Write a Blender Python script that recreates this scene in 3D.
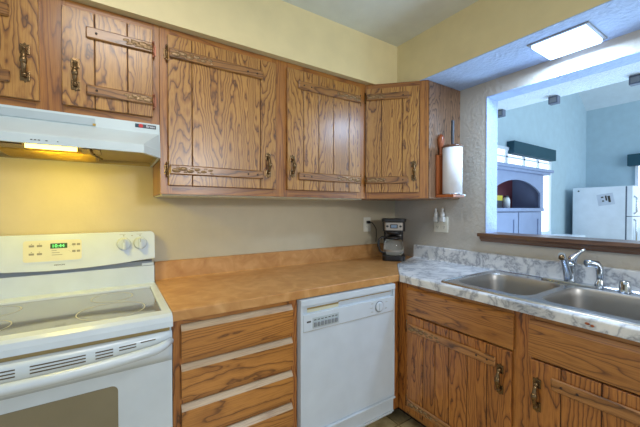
import bpy, bmesh, math, random
from mathutils import Vector, Matrix
random.seed(7)
PI = math.pi
scene = bpy.context.scene
C = scene.collection
for o in list(bpy.data.objects):
    bpy.data.objects.remove(o)

def lin(c):
    return tuple(((v/255)/12.92 if v/255 <= 0.04045 else ((v/255+0.055)/1.055)**2.4) for v in c) + (1.0,)

# ------------------------------------------------------------------ camera
cam_data = bpy.data.cameras.new('camera')
cam = bpy.data.objects.new('camera', cam_data)
C.objects.link(cam)
cam.location = (-2.046, -1.932, 1.302)
YAW, PITCH = math.radians(56.78), 0.0139
fwd = Vector((math.cos(YAW)*math.cos(PITCH), math.sin(YAW)*math.cos(PITCH), -math.sin(PITCH)))
cam.rotation_euler = fwd.to_track_quat('-Z', 'Y').to_euler()
cam_data.sensor_width = 36.0
cam_data.lens = 314.5/640*36.0
cam_data.clip_start = 0.02
scene.camera = cam

# ------------------------------------------------------------------ world
world = bpy.data.worlds.new('world')
scene.world = world
world.use_nodes = True
wb = world.node_tree.nodes['Background']
wb.inputs[0].default_value = (0.68, 0.83, 1.0, 1)
wb.inputs[1].default_value = 0.9

# ------------------------------------------------------------------ view
scene.view_settings.view_transform = 'Standard'
scene.view_settings.look = 'None'
scene.view_settings.gamma = 1.0
scene.view_settings.use_curve_mapping = False
scene.view_settings.exposure = 0.0

def area_light(name, loc, target, sx, sy, power, color, spread=180):
    d = bpy.data.lights.new(name, 'AREA')
    d.shape = 'RECTANGLE'; d.size = sx; d.size_y = sy
    d.energy = power; d.color = color; d.spread = math.radians(spread)
    o = bpy.data.objects.new(name, d); C.objects.link(o)
    o.location = loc
    o.rotation_euler = (Vector(target)-Vector(loc)).to_track_quat('-Z', 'Y').to_euler()
    return o
area_light('kitchen_ceiling_light', (-2.05, -1.15, 2.36), (-2.05, -1.05, 0), 0.45, 0.45, 9, (1.0, 0.97, 0.92))
area_light('patio_daylight', (-0.95, -4.2, 1.95), (-1.3, 0, 1.2), 0.32, 0.32, 33, (0.95, 0.97, 1.0))
area_light('dining_fill', (1.5, -1.6, 0.35), (0.35, -1.15, 2.0), 1.3, 1.3, 62, (0.52, 0.76, 1.0))  # added fill under the sill, aimed up to brighten the plaster band
area_light('dining_window_light', (3.6, -3.6, 1.9), (3.4, 0.3, 1.7), 2.4, 1.8, 88, (0.60, 0.82, 1.0))
area_light('soffit_light_glow', (-0.16, -1.285, 2.105), (-0.16, -1.285, 0), 0.20, 0.20, 14.0, (0.50, 0.70, 1.0))
area_light('hood_lamp_glow', (-2.235, -0.36, 1.517), (-2.235, -0.20, 0.9), 0.16, 0.05, 3.5, (0.98, 0.76, 0.06))

# ------------------------------------------------------------------ node materials
def new_mat(name):
    m = bpy.data.materials.new(name); m.use_nodes = True
    nt = m.node_tree
    return m, nt, nt.nodes['Principled BSDF']

def plain(name, col, rough=0.5, metal=0.0, spec=0.5, bump=None, emit=None, coat=0):
    m, nt, b = new_mat(name)
    b.inputs['Base Color'].default_value = lin(col)
    b.inputs['Roughness'].default_value = rough
    b.inputs['Metallic'].default_value = metal
    b.inputs['Specular IOR Level'].default_value = spec
    b.inputs['Coat Weight'].default_value = coat
    tc = nt.nodes.new('ShaderNodeTexCoord')
    # faint procedural tone variation on everything
    n = nt.nodes.new('ShaderNodeTexNoise'); n.inputs['Scale'].default_value = 9; n.inputs['Detail'].default_value = 4
    nt.links.new(tc.outputs['Object'], n.inputs['Vector'])
    mx = nt.nodes.new('ShaderNodeMixRGB'); mx.blend_type = 'MULTIPLY'; mx.inputs[0].default_value = 0.18
    mx.inputs[1].default_value = lin(col)
    nt.links.new(n.outputs['Fac'], mx.inputs[2])
    g = nt.nodes.new('ShaderNodeMixRGB'); g.blend_type = 'MULTIPLY'; g.inputs[0].default_value = 1
    g.inputs[2].default_value = (1.09, 1.09, 1.09, 1)
    nt.links.new(mx.outputs[0], g.inputs[1]); nt.links.new(g.outputs[0], b.inputs['Base Color'])
    if bump:
        s, st, dist = bump
        n2 = nt.nodes.new('ShaderNodeTexNoise'); n2.inputs['Scale'].default_value = s; n2.inputs['Detail'].default_value = 5
        nt.links.new(tc.outputs['Object'], n2.inputs['Vector'])
        bp = nt.nodes.new('ShaderNodeBump'); bp.inputs['Strength'].default_value = st; bp.inputs['Distance'].default_value = dist
        nt.links.new(n2.outputs['Fac'], bp.inputs['Height']); nt.links.new(bp.outputs[0], b.inputs['Normal'])
    if emit:
        b.inputs['Emission Color'].default_value = lin(emit[0]); b.inputs['Emission Strength'].default_value = emit[1]
    return m

def ramp(nt, stops, interp='LINEAR'):
    r = nt.nodes.new('ShaderNodeValToRGB'); cr = r.color_ramp; cr.interpolation = interp
    while len(cr.elements) < len(stops): cr.elements.new(0.5)
    for e, (p, c) in zip(cr.elements, stops):
        e.position = p; e.color = c
    return r

def wood(name, light, mid, dark, axis='Z', rough=0.34, rings=9.0, across=3.2, along=0.55, contrast=1.0, jit=0.05):
    """oak: contour lines of a stretched noise field give the cathedral grain, fine streaks the pores"""
    m, nt, b = new_mat(name)
    N, L = nt.nodes, nt.links
    tc = N.new('ShaderNodeTexCoord'); oi = N.new('ShaderNodeObjectInfo'); geo = N.new('ShaderNodeNewGeometry')
    add = N.new('ShaderNodeMath'); add.operation = 'MULTIPLY_ADD'
    L.new(geo.outputs['Random Per Island'], add.inputs[0]); add.inputs[1].default_value = 17.0; L.new(oi.outputs['Random'], add.inputs[2])
    off = N.new('ShaderNodeCombineXYZ')
    mul = N.new('ShaderNodeMath'); mul.operation = 'MULTIPLY'; mul.inputs[1].default_value = 11.0
    L.new(add.outputs[0], mul.inputs[0])
    for i in range(3): L.new(mul.outputs[0], off.inputs[i])
    va = N.new('ShaderNodeVectorMath'); va.operation = 'ADD'
    L.new(tc.outputs['Object'], va.inputs[0]); L.new(off.outputs[0], va.inputs[1])
    def stretched(a, l):
        mp = N.new('ShaderNodeMapping'); s = [a, a, a]; s['XYZ'.index(axis)] = l
        mp.inputs['Scale'].default_value = s
        L.new(va.outputs[0], mp.inputs['Vector']); return mp
    mp = stretched(across, along)
    n1 = N.new('ShaderNodeTexNoise'); n1.inputs['Scale'].default_value = 1.0; n1.inputs['Detail'].default_value = 1.2
    n1.inputs['Distortion'].default_value = 0.3
    L.new(mp.outputs[0], n1.inputs['Vector'])
    # small zigzag jitter along the boards
    mpj = stretched(24, 11)
    nj = N.new('ShaderNodeTexNoise'); nj.inputs['Scale'].default_value = 1; nj.inputs['Detail'].default_value = 2
    L.new(mpj.outputs[0], nj.inputs['Vector'])
    j = N.new('ShaderNodeMath'); j.operation = 'MULTIPLY_ADD'; j.inputs[1].default_value = jit
    L.new(nj.outputs['Fac'], j.inputs[0]); L.new(n1.outputs['Fac'], j.inputs[2])
    k = N.new('ShaderNodeMath'); k.operation = 'MULTIPLY'; k.inputs[1].default_value = rings*2.4
    L.new(j.outputs[0], k.inputs[0])
    fr = N.new('ShaderNodeMath'); fr.operation = 'FRACT'; L.new(k.outputs[0], fr.inputs[0])
    r = ramp(nt, [(0.0, lin(dark)), (0.14, lin(mid)), (0.45, lin(light)), (0.80, lin(light)), (0.94, lin(mid)), (1.0, lin(dark))])
    L.new(fr.outputs[0], r.inputs[0])
    # pores
    mp2 = stretched(420, 14)
    n2 = N.new('ShaderNodeTexNoise'); n2.inputs['Scale'].default_value = 1; n2.inputs['Detail'].default_value = 2
    L.new(mp2.outputs[0], n2.inputs['Vector'])
    r2 = ramp(nt, [(0.36, (0.62, 0.56, 0.50, 1)), (0.54, (1, 1, 1, 1))])
    L.new(n2.outputs['Fac'], r2.inputs[0])
    mx = N.new('ShaderNodeMixRGB'); mx.blend_type = 'MULTIPLY'; mx.inputs[0].default_value = 0.6*contrast
    L.new(r.outputs[0], mx.inputs[1]); L.new(r2.outputs[0], mx.inputs[2])
    # broad tone drift
    mp3 = stretched(5, 1.2)
    n3 = N.new('ShaderNodeTexNoise'); n3.inputs['Scale'].default_value = 1
    L.new(mp3.outputs[0], n3.inputs['Vector'])
    r3 = ramp(nt, [(0.3, (0.84, 0.80, 0.76, 1)), (0.7, (1.1, 1.1, 1.08, 1))])
    L.new(n3.outputs['Fac'], r3.inputs[0])
    mx2 = N.new('ShaderNodeMixRGB'); mx2.blend_type = 'MULTIPLY'; mx2.inputs[0].default_value = 1
    L.new(mx.outputs[0], mx2.inputs[1]); L.new(r3.outputs[0], mx2.inputs[2])
    L.new(mx2.outputs[0], b.inputs['Base Color'])
    b.inputs['Roughness'].default_value = rough
    b.inputs['Specular IOR Level'].default_value = 0.5
    b.inputs['Coat Weight'].default_value = 0.5; b.inputs['Coat Roughness'].default_value = 0.27
    bp = N.new('ShaderNodeBump'); bp.inputs['Strength'].default_value = 0.25; bp.inputs['Distance'].default_value = 0.001
    L.new(n2.outputs['Fac'], bp.inputs['Height']); L.new(bp.outputs[0], b.inputs['Normal'])
    return m

M = {}
UL, UM, UD = (176, 128, 62), (148, 98, 42), (82, 48, 20)
M['door_wood'] = wood('upper_door_oak', UL, UM, UD, 'Z', rings=13, across=7.5, along=0.8, jit=0.075)
M['frame_v'] = wood('frame_oak_upright', (164, 108, 44), (146, 90, 34), (114, 68, 26), 'Z', rings=6, across=14, along=0.5)
M['frame_h'] = wood('frame_oak_level', (162, 106, 43), (144, 88, 33), (112, 66, 26), 'X', rings=6, across=14, along=0.5)
M['strap_h'] = wood('strap_oak', (150, 104, 52), (126, 82, 38), (74, 46, 22), 'X', rings=8, across=6, along=0.9)
M['low_v'] = wood('lower_oak_upright', (180, 116, 52), (152, 90, 38), (84, 46, 20), 'Z', rings=12, across=7.5, along=0.5, jit=0.06)
M['low_h'] = wood('lower_oak_level', (176, 118, 54), (158, 102, 44), (104, 62, 26), 'X', rings=8, across=8, along=0.7)
M['low_strap'] = wood('lower_strap_oak', (168, 116, 64), (142, 92, 46), (80, 48, 22), 'X', rings=8, across=6, along=0.9)
M['low_lip'] = wood('edge_highlight_oak', (184, 160, 130), (172, 146, 116), (160, 132, 104), 'X', rings=4, across=6, along=0.6)  # paler oak: light caught on the drawer top edges, put into the colour
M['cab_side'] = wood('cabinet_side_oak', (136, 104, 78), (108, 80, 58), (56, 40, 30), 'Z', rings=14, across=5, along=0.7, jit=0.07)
M['dark_wood'] = wood('dark_sill_wood', (112, 78, 56), (92, 60, 42), (58, 36, 26), 'Y', rings=6, across=6, along=0.5)
M['red_wood'] = wood('reddish_holder_wood', (176, 96, 46), (158, 80, 36), (120, 54, 24), 'Z', rings=3, across=4, along=0.5)
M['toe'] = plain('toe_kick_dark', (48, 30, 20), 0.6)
M['groove'] = plain('groove_shadow_wood', (74, 46, 24), 0.7)
M['wall'] = plain('beige_wall_paint', (190, 177, 148), 0.55, bump=(60, 0.25, 0.002))
M['wall_tex'] = plain('beige_wall_plaster', (188, 181, 168), 0.55, bump=(46, 0.7, 0.006))
M['soffit'] = plain('cream_soffit_paint', (222, 206, 158), 0.55, bump=(50, 0.2, 0.002))
M['ceil'] = plain('pale_ceiling_paint', (212, 216, 208), 0.7, bump=(70, 0.3, 0.003))
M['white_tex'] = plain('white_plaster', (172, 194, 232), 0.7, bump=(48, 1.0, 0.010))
M['popcorn'] = plain('popcorn_plaster', (226, 238, 252), 0.8, bump=(90, 1.0, 0.016))
M['dining_wall'] = plain('dining_wall_paint', (180, 200, 210), 0.7)
M['dining_ceil'] = plain('dining_ceiling_paint', (216, 224, 232), 0.7)
M['white'] = plain('white_enamel', (196, 206, 214), 0.22)
M['stove_white'] = plain('stove_enamel', (198, 207, 212), 0.2)
M['cream'] = plain('cream_panel', (208, 204, 176), 0.35)
M['hood_white'] = plain('hood_enamel', (196, 208, 210), 0.3)
M['grey_plastic'] = plain('grey_plastic', (128, 134, 140), 0.4)
M['vent_grey'] = plain('vent_grey', (170, 182, 186), 0.4)
M['dark_slot'] = plain('dark_slot', (86, 72, 50), 0.7)
M['tan_slot'] = plain('tan_slot', (150, 128, 80), 0.6)
M['black'] = plain('black_plastic', (30, 26, 24), 0.3)
M['dark_grey'] = plain('dark_grey_paint', (62, 66, 74), 0.5)
M['gold_metal'] = plain('greasy_gold_metal', (186, 152, 72), 0.35, 0.6)
M['hood_inside'] = plain('hood_inside', (170, 150, 96), 0.5)
M['brass'] = plain('antique_brass', (118, 94, 64), 0.26, 0.85, bump=(160, 0.6, 0.002))
M['relief'] = plain('carved_strap_relief', (142, 112, 76), 0.25, 0.3, bump=(90, 1.0, 0.004))
M['copper'] = plain('copper_hinge', (150, 96, 74), 0.35, 0.7)
M['chrome'] = plain('chrome', (200, 206, 212), 0.14, 1.0)
M['steel'] = plain('brushed_steel', (204, 207, 212), 0.26, 1.0)
M['bowl_steel'] = plain('worn_bowl_steel', (164, 160, 154), 0.42, 0.9)
M['paper'] = plain('white_paper', (232, 234, 238), 0.8)
M['outlet'] = plain('ivory_outlet', (222, 218, 200), 0.4)
M['clear'] = plain('clear_plastic', (214, 214, 210), 0.15)
M['note_paper'] = plain('pale_note_paper', (206, 212, 226), 0.8)
M['teal'] = plain('dark_teal_fabric', (36, 74, 88), 0.8, bump=(90, 0.3, 0.002))
M['hutch'] = plain('grey_blue_hutch_paint', (132, 144, 176), 0.45)
M['niche'] = plain('reddish_niche_board', (120, 62, 70), 0.6)
M['niche_dark'] = plain('dark_niche_board', (70, 60, 92), 0.6)
M['fridge'] = plain('white_fridge_enamel', (232, 238, 248), 0.3)
M['rubber'] = plain('dark_rubber', (90, 100, 120), 0.6)
M['silver'] = plain('silver_panel', (170, 158, 144), 0.3, 0.6)
M['yellow'] = plain('yellow_label', (214, 196, 60), 0.5)
M['red'] = plain('red_paint', (196, 44, 44), 0.5)
M['ink'] = plain('dark_ink', (60, 58, 54), 0.6)
M['ink_light'] = plain('pale_grey_ink', (136, 132, 114), 0.6)
M['green_lcd'] = plain('green_display', (46, 84, 30), 0.3)
M['lcd_digit'] = plain('lit_green_digits', (120, 230, 120), 0.4, emit=((120, 240, 130), 1.2))
M['blue_lcd'] = plain('coffee_display', (120, 140, 160), 0.3)
M['lamp'] = plain('lit_diffuser', (240, 244, 255), 0.4, emit=((164, 198, 255), 3.6))
M['hood_lamp'] = plain('lit_hood_bulb', (255, 230, 140), 0.4, emit=((255, 222, 110), 5.0))
M['sky_pane'] = plain('daylit_pane', (235, 242, 255), 0.3, emit=((226, 238, 255), 1.3))

def laminate():
    m, nt, b = new_mat('tan_laminate'); N, L = nt.nodes, nt.links
    tc = N.new('ShaderNodeTexCoord')
    n = N.new('ShaderNodeTexNoise'); n.inputs['Scale'].default_value = 11; n.inputs['Detail'].default_value = 7; n.inputs['Distortion'].default_value = 1.2
    L.new(tc.outputs['Object'], n.inputs['Vector'])
    r = ramp(nt, [(0.3, lin((172, 120, 66))), (0.5, lin((184, 134, 78))), (0.72, lin((200, 152, 98)))])
    L.new(n.outputs['Fac'], r.inputs[0]); L.new(r.outputs[0], b.inputs['Base Color'])
    b.inputs['Roughness'].default_value = 0.38
    return m
M['laminate'] = laminate()

def marble():
    m, nt, b = new_mat('veined_marble_laminate'); N, L = nt.nodes, nt.links
    tc = N.new('ShaderNodeTexCoord')
    mp = N.new('ShaderNodeMapping'); mp.inputs['Rotation'].default_value = (0.3, 0.2, 0.9); L.new(tc.outputs['Object'], mp.inputs['Vector'])
    n = N.new('ShaderNodeTexNoise'); n.inputs['Scale'].default_value = 8; n.inputs['Detail'].default_value = 9; n.inputs['Distortion'].default_value = 0.4; n.inputs['Roughness'].default_value = 0.62
    L.new(mp.outputs[0], n.inputs['Vector'])
    s = N.new('ShaderNodeMath'); s.operation = 'SUBTRACT'; s.inputs[1].default_value = 0.5; L.new(n.outputs['Fac'], s.inputs[0])
    a = N.new('ShaderNodeMath'); a.operation = 'ABSOLUTE'; L.new(s.outputs[0], a.inputs[0])
    r = ramp(nt, [(0.0, lin((152, 155, 160))), (0.016, lin((194, 196, 199))), (0.06, lin((226, 227, 226))), (0.2, lin((240, 239, 236)))])
    L.new(a.outputs[0], r.inputs[0])
    n2 = N.new('ShaderNodeTexNoise'); n2.inputs['Scale'].default_value = 3.4; n2.inputs['Detail'].default_value = 3
    L.new(mp.outputs[0], n2.inputs['Vector'])
    r2 = ramp(nt, [(0.38, (1, 1, 1, 1)), (0.70, lin((214, 216, 220)))])
    L.new(n2.outputs['Fac'], r2.inputs[0])
    mx = N.new('ShaderNodeMixRGB'); mx.blend_type = 'MULTIPLY'; mx.inputs[0].default_value = 1
    L.new(r.outputs[0], mx.inputs[1]); L.new(r2.outputs[0], mx.inputs[2])
    L.new(mx.outputs[0], b.inputs['Base Color'])
    b.inputs['Roughness'].default_value = 0.3
    return m
M['marble'] = marble()

def tile_floor():
    m, nt, b = new_mat('beige_tile_floor'); N, L = nt.nodes, nt.links
    tc = N.new('ShaderNodeTexCoord')
    br = N.new('ShaderNodeTexBrick'); br.offset = 0.0; br.inputs['Scale'].default_value = 1.0
    br.inputs['Brick Width'].default_value = 0.31; br.inputs['Row Height'].default_value = 0.31; br.inputs['Mortar Size'].default_value = 0.004
    br.inputs['Color1'].default_value = lin((232, 210, 158)); br.inputs['Color2'].default_value = lin((222, 200, 148)); br.inputs['Mortar'].default_value = lin((150, 126, 86))
    L.new(tc.outputs['Object'], br.inputs['Vector'])
    n = N.new('ShaderNodeTexNoise'); n.inputs['Scale'].default_value = 16; n.inputs['Detail'].default_value = 5
    L.new(tc.outputs['Object'], n.inputs['Vector'])
    r = ramp(nt, [(0.35, lin((206, 196, 180))), (0.65, (1, 1, 1, 1))]); L.new(n.outputs['Fac'], r.inputs[0])
    mx = N.new('ShaderNodeMixRGB'); mx.blend_type = 'MULTIPLY'; mx.inputs[0].default_value = 1
    L.new(br.outputs['Color'], mx.inputs[1]); L.new(r.outputs[0], mx.inputs[2]); L.new(mx.outputs[0], b.inputs['Base Color'])
    b.inputs['Roughness'].default_value = 0.35
    return m
M['floor'] = tile_floor()

def glass_top(name, col, rough):
    m, nt, b = new_mat(name); N, L = nt.nodes, nt.links
    tc = N.new('ShaderNodeTexCoord')
    n = N.new('ShaderNodeTexNoise'); n.inputs['Scale'].default_value = 260; n.inputs['Detail'].default_value = 2
    L.new(tc.outputs['Object'], n.inputs['Vector'])
    r = ramp(nt, [(0.4, lin(col)), (0.62, lin(tuple(min(255, c+14) for c in col)))])
    L.new(n.outputs['Fac'], r.inputs[0]); L.new(r.outputs[0], b.inputs['Base Color'])
    b.inputs['Roughness'].default_value = rough; b.inputs['Specular IOR Level'].default_value = 0.9; b.inputs['Coat Weight'].default_value = 1.0; b.inputs['Coat IOR'].default_value = 1.9; b.inputs['Coat Roughness'].default_value = 0.06
    return m
M['cooktop'] = glass_top('speckled_cooktop_glass', (98, 94, 84), 0.10)
M['oven_glass'] = plain('oven_window_glass', (122, 114, 92), 0.08, spec=0.9)
def carafe_glass():
    m, nt, b = new_mat('carafe_glass')
    b.inputs['Base Color'].default_value = (0.8, 0.85, 0.85, 1); b.inputs['Transmission Weight'].default_value = 1.0
    b.inputs['Roughness'].default_value = 0.03; b.inputs['IOR'].default_value = 1.3
    return m
M['glass'] = carafe_glass()

# ------------------------------------------------------------------ mesh helpers (all in the local frame of the thing)
def BM(): return bmesh.new()
def box(bm, x0, x1, y0, y1, z0, z1, bev=0.0, seg=2, mi=0, mat=None):
    mtx = Matrix.Translation(((x0+x1)/2, (y0+y1)/2, (z0+z1)/2)) @ Matrix.Diagonal((abs(x1-x0), abs(y1-y0), abs(z1-z0), 1))
    if mat: mtx = mat @ mtx
    r = bmesh.ops.create_cube(bm, size=1, matrix=mtx)
    vs = r['verts']
    fs = {f for v in vs for f in v.link_faces}
    for f in fs: f.material_index = mi
    if bev > 0:
        es = list({e for v in vs for e in v.link_edges})
        rb = bmesh.ops.bevel(bm, geom=es, offset=bev, segments=seg, profile=0.7, affect='EDGES')
        for f in rb['faces']: f.material_index = mi
    return bm
def prism(bm, pts, axis, a0, a1, mi=0, bev=0.0, seg=2):
    """extrude a polygon; axis 'x': pts=(y,z); 'y': pts=(x,z); 'z': pts=(x,y)"""
    def mk(p, a):
        return {'x': (a, p[0], p[1]), 'y': (p[0], a, p[1]), 'z': (p[0], p[1], a)}[axis]
    v0 = [bm.verts.new(mk(p, a0)) for p in pts]; v1 = [bm.verts.new(mk(p, a1)) for p in pts]
    n = len(pts); fs = [bm.faces.new(v0), bm.faces.new(v1[::-1])]
    for i in range(n):
        fs.append(bm.faces.new((v0[(i+1) % n], v0[i], v1[i], v1[(i+1) % n])))
    for f in fs: f.material_index = mi
    bmesh.ops.recalc_face_normals(bm, faces=fs)
    if bev > 0:
        es = list({e for f in fs for e in f.edges})
        bmesh.ops.bevel(bm, geom=es, offset=bev, segments=seg, profile=0.7, affect='EDGES')
    return bm
def lathe(bm, prof, c=(0, 0, 0), n=32, axis='z', mi=0, cap=True):
    """prof: (radius, height) list; axis the turning axis"""
    rings = []
    for r, h in prof:
        ring = []
        for i in range(n):
            a = 2*PI*i/n; x, y = r*math.cos(a), r*math.sin(a)
            p = {'z': (x, y, h), 'y': (x, h, y), 'x': (h, x, y)}[axis]
            ring.append(bm.verts.new((p[0]+c[0], p[1]+c[1], p[2]+c[2])))
        rings.append(ring)
    fs = []
    for a, b in zip(rings, rings[1:]):
        for i in range(n):
            fs.append(bm.faces.new((a[i], a[(i+1) % n], b[(i+1) % n], b[i])))
    for f in fs: f.smooth = True
    if cap:
        fs.append(bm.faces.new(rings[0])); fs.append(bm.faces.new(rings[-1][::-1]))
    for f in fs: f.material_index = mi
    bmesh.ops.recalc_face_normals(bm, faces=fs)
    return bm
def tube(bm, pts, rad, n=12, mi=0):
    pts = [Vector(p) for p in pts]
    rads = rad if isinstance(rad, (list, tuple)) else [rad]*len(pts)
    rings = []; up = Vector((0.13, 0.21, 1)).normalized()
    for i, p in enumerate(pts):
        t = (pts[min(i+1, len(pts)-1)]-pts[max(i-1, 0)]).normalized()
        if i == 0:
            s = t.cross(up)
            if s.length < 0.2: s = t.cross(Vector((1, 0, 0)))
        else:
            s = s-t*s.dot(t)
        s.normalize(); q = t.cross(s)
        rings.append([bm.verts.new(p+(s*math.cos(2*PI*k/n)+q*math.sin(2*PI*k/n))*rads[i]) for k in range(n)])
    fs = []
    for a, b in zip(rings, rings[1:]):
        for k in range(n):
            f = bm.faces.new((a[k], a[(k+1) % n], b[(k+1) % n], b[k])); f.smooth = True; fs.append(f)
    fs.append(bm.faces.new(rings[0])); fs.append(bm.faces.new(rings[-1][::-1]))
    for f in fs: f.material_index = mi
    bmesh.ops.recalc_face_normals(bm, faces=fs)
    return bm
def ball(bm, c, r, s=(1, 1, 1), mi=0, u=16, v=10):
    res = bmesh.ops.create_uvsphere(bm, u_segments=u, v_segments=v, radius=r, matrix=Matrix.Translation(c) @ Matrix.Diagonal((*s, 1)))
    for f in {f for w in res['verts'] for f in w.link_faces}: f.smooth = True; f.material_index = mi
    return bm
def rrect(x0, x1, y0, y1, r, n=6):
    pts = []
    for cx, cy, a0 in ((x1-r, y1-r, 0), (x0+r, y1-r, 90), (x0+r, y0+r, 180), (x1-r, y0+r, 270)):
        for i in range(n+1):
            a = math.radians(a0+90*i/n); pts.append((cx+r*math.cos(a), cy+r*math.sin(a)))
    return pts

def obj(name, bm, mats, parent=None):
    me = bpy.data.meshes.new(name); bm.to_mesh(me); bm.free()
    for m in (mats if isinstance(mats, (list, tuple)) else [mats]): me.materials.append(M[m])
    o = bpy.data.objects.new(name, me); C.objects.link(o)
    if parent: o.parent = parent
    return o
def obj_each(name, bm, mats, parent=None, by=None):
    """one object per loose island of the mesh"""
    seen = set(); groups = []
    for v in bm.verts:
        if v in seen: continue
        st = [v]; isl = []; seen.add(v)
        while st:
            w = st.pop(); isl.append(w)
            for e in w.link_edges:
                o2 = e.other_vert(w)
                if o2 not in seen: seen.add(o2); st.append(o2)
        groups.append(isl)
    out = []
    for isl in groups:
        nb = bmesh.new(); mp = {v: nb.verts.new(v.co) for v in isl}
        for f in {f for v in isl for f in v.link_faces}:
            nf = nb.faces.new([mp[v] for v in f.verts]); nf.smooth = f.smooth; nf.material_index = f.material_index
        out.append(obj(name, nb, mats, parent))
    bm.free()
    return out
def thing(name, label, cat, loc=(0, 0, 0), rz=0, group=None):
    o = bpy.data.objects.new(name, None); C.objects.link(o)
    o.location = loc; o.rotation_euler = (0, 0, math.radians(rz)); o.empty_display_size = 0.1
    o['label'] = label; o['category'] = cat
    if group: o['group'] = group
    return o
def tag(o, label, cat, group=None):
    o['label'] = label; o['category'] = cat
    if group: o['group'] = group
    return o
def struct(name, bm, m):
    o = obj(name, bm, m); o['kind'] = 'structure'; return o
def text(name, s, size, mat, parent, loc, rot=(PI/2, 0, 0), depth=0.0004):
    cu = bpy.data.curves.new(name, 'FONT'); cu.body = s; cu.size = size; cu.extrude = depth; cu.align_x = 'CENTER'; cu.align_y = 'CENTER'
    t = bpy.data.objects.new(name, cu); C.objects.link(t)
    dg = bpy.context.evaluated_depsgraph_get(); dg.update()
    me = bpy.data.meshes.new_from_object(t.evaluated_get(dg))
    bpy.data.objects.remove(t)
    me.materials.clear(); me.materials.append(M[mat])
    o = bpy.data.objects.new(name, me); C.objects.link(o); o.parent = parent; o.location = loc; o.rotation_euler = rot
    return o

# ================================================================== SETTING
ZC, ZS = 2.44, 2.135          # ceiling and soffit underside
struct('floor', box(BM(), -4.6, 5.6, -5.2, 0.45, -0.1, 0.0), 'floor')
struct('wall_back', box(BM(), -4.6, 0.13, 0.0, 0.12, 0.0, ZC), 'wall')
# pass-through wall: opening y -0.80 .. -2.05, z 1.115 .. 2.035
bm = BM()
box(bm, 0.0, 0.13, -0.80, -0.0, 0.0, ZC)
box(bm, 0.0, 0.13, -2.05, -0.80, 0.0, 1.112)
box(bm, 0.0, 0.13, -2.05, -0.80, 2.037, ZC)
box(bm, 0.0, 0.13, -5.2, -2.05, 0.0, ZC)
struct('wall_right', bm, 'wall_tex')
struct('ceiling', box(BM(), -4.6, 0.13, -5.2, 0.12, ZC, ZC+0.1), 'ceil')
bm = BM(); box(bm, -4.6, -0.0, -0.37, 0.0, ZS, ZC); struct('soffit_back', bm, 'soffit')
bm = BM(); box(bm, -0.375, 0.0, -5.2, -0.37, ZS+0.004, ZC)
struct('soffit_right', bm, 'soffit')
bm = BM()   # underside board of the right soffit: painted white, with the lamp cut-out
for a in ((-0.375, 0.0, -1.160, -0.37), (-0.375, 0.0, -5.2, -1.410), (-0.375, -0.285, -1.410, -1.160), (-0.035, 0.0, -1.410, -1.160)):
    box(bm, a[0], a[1], a[2], a[3], ZS, ZS+0.004)
struct('soffit_underside', bm, 'white_tex')
# window sill ledge of the pass-through
bm = BM()
box(bm, -0.045, 0.15, -2.08, -0.765, 1.122, 1.145, 0.004)
prism(bm, [(-0.032, 1.122), (0.0, 1.122), (0.0, 1.090), (-0.016, 1.090), (-0.020, 1.10), (-0.030, 1.108)], 'y', -2.08, -0.775)
struct('window_1', bm, 'dark_wood')
# jamb liner
bm = BM(); box(bm, -0.002, 0.13, -0.803, -0.797, 1.145, 2.037); box(bm, -0.002, 0.13, -2.05, -0.80, 2.031, 2.037)
struct('trim_1', bm, 'white_tex')
# dropped plaster band beyond the opening
struct('trim_2', box(BM(), 0.13, 0.40, -3.0, -0.66, 2.035, 2.44), 'popcorn')
# dining room shell
struct('wall_dining_back', box(BM(), 0.13, 5.6, 0.30, 0.42, 0.0, 5.2), 'dining_wall')
bm = BM()
box(bm, 5.43, 5.55, -5.2, 0.30, 0.0, 5.2)
struct('wall_dining_far', bm, 'dining_wall')
bm = BM(); prism(bm, [(5.43, 3.15), (5.43, 3.3), (0.0, 6.8), (0.0, 6.62)], 'y', -5.2, 0.30)
struct('ceiling_dining', bm, 'dining_ceil')
struct('wall_dining_near', box(BM(), 0.0, 0.13, -5.2, 0.42, ZC+0.1, 6.7), 'dining_wall')

# ================================================================== CABINET PARTS (local frame: x right, y into the wall, z up, face at y=0)
def pull(parent, x, z0, z1, y):
    """cast antique pull: two leaf shaped plates and a bowed grip"""
    bm = BM(); h = z1-z0
    for zc, sg in ((z0+0.022, -1), (z1-0.022, 1)):
        box(bm, x-0.0145, x+0.0145, y-0.005, y, zc-0.017, zc+0.017, 0.003)
        prism(bm, [(x-0.012, zc+sg*0.014), (x-0.014, zc+sg*0.020), (x-0.005, zc+sg*0.019), (x, zc+sg*0.026), (x+0.005, zc+sg*0.019), (x+0.014, zc+sg*0.020), (x+0.012, zc+sg*0.014)], 'y', y-0.004, y)
        ball(bm, (x, y-0.012, zc), 0.0085, (1, 1.3, 1))
    zs = [z0+0.022, z0+0.034, z0+h*0.5, z1-0.034, z1-0.022]
    tube(bm, [(x, y-0.012, zs[0]), (x, y-0.022, zs[1]), (x, y-0.027, zs[2]), (x, y-0.022, zs[3]), (x, y-0.012, zs[4])],
         [0.0065, 0.0065, 0.0105, 0.0065, 0.0065], 10)
    ball(bm, (x, y-0.027, (z0+z1)/2), 0.0115, (1, 1, 1.5))
    return obj('handle', bm, 'brass', parent)

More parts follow.
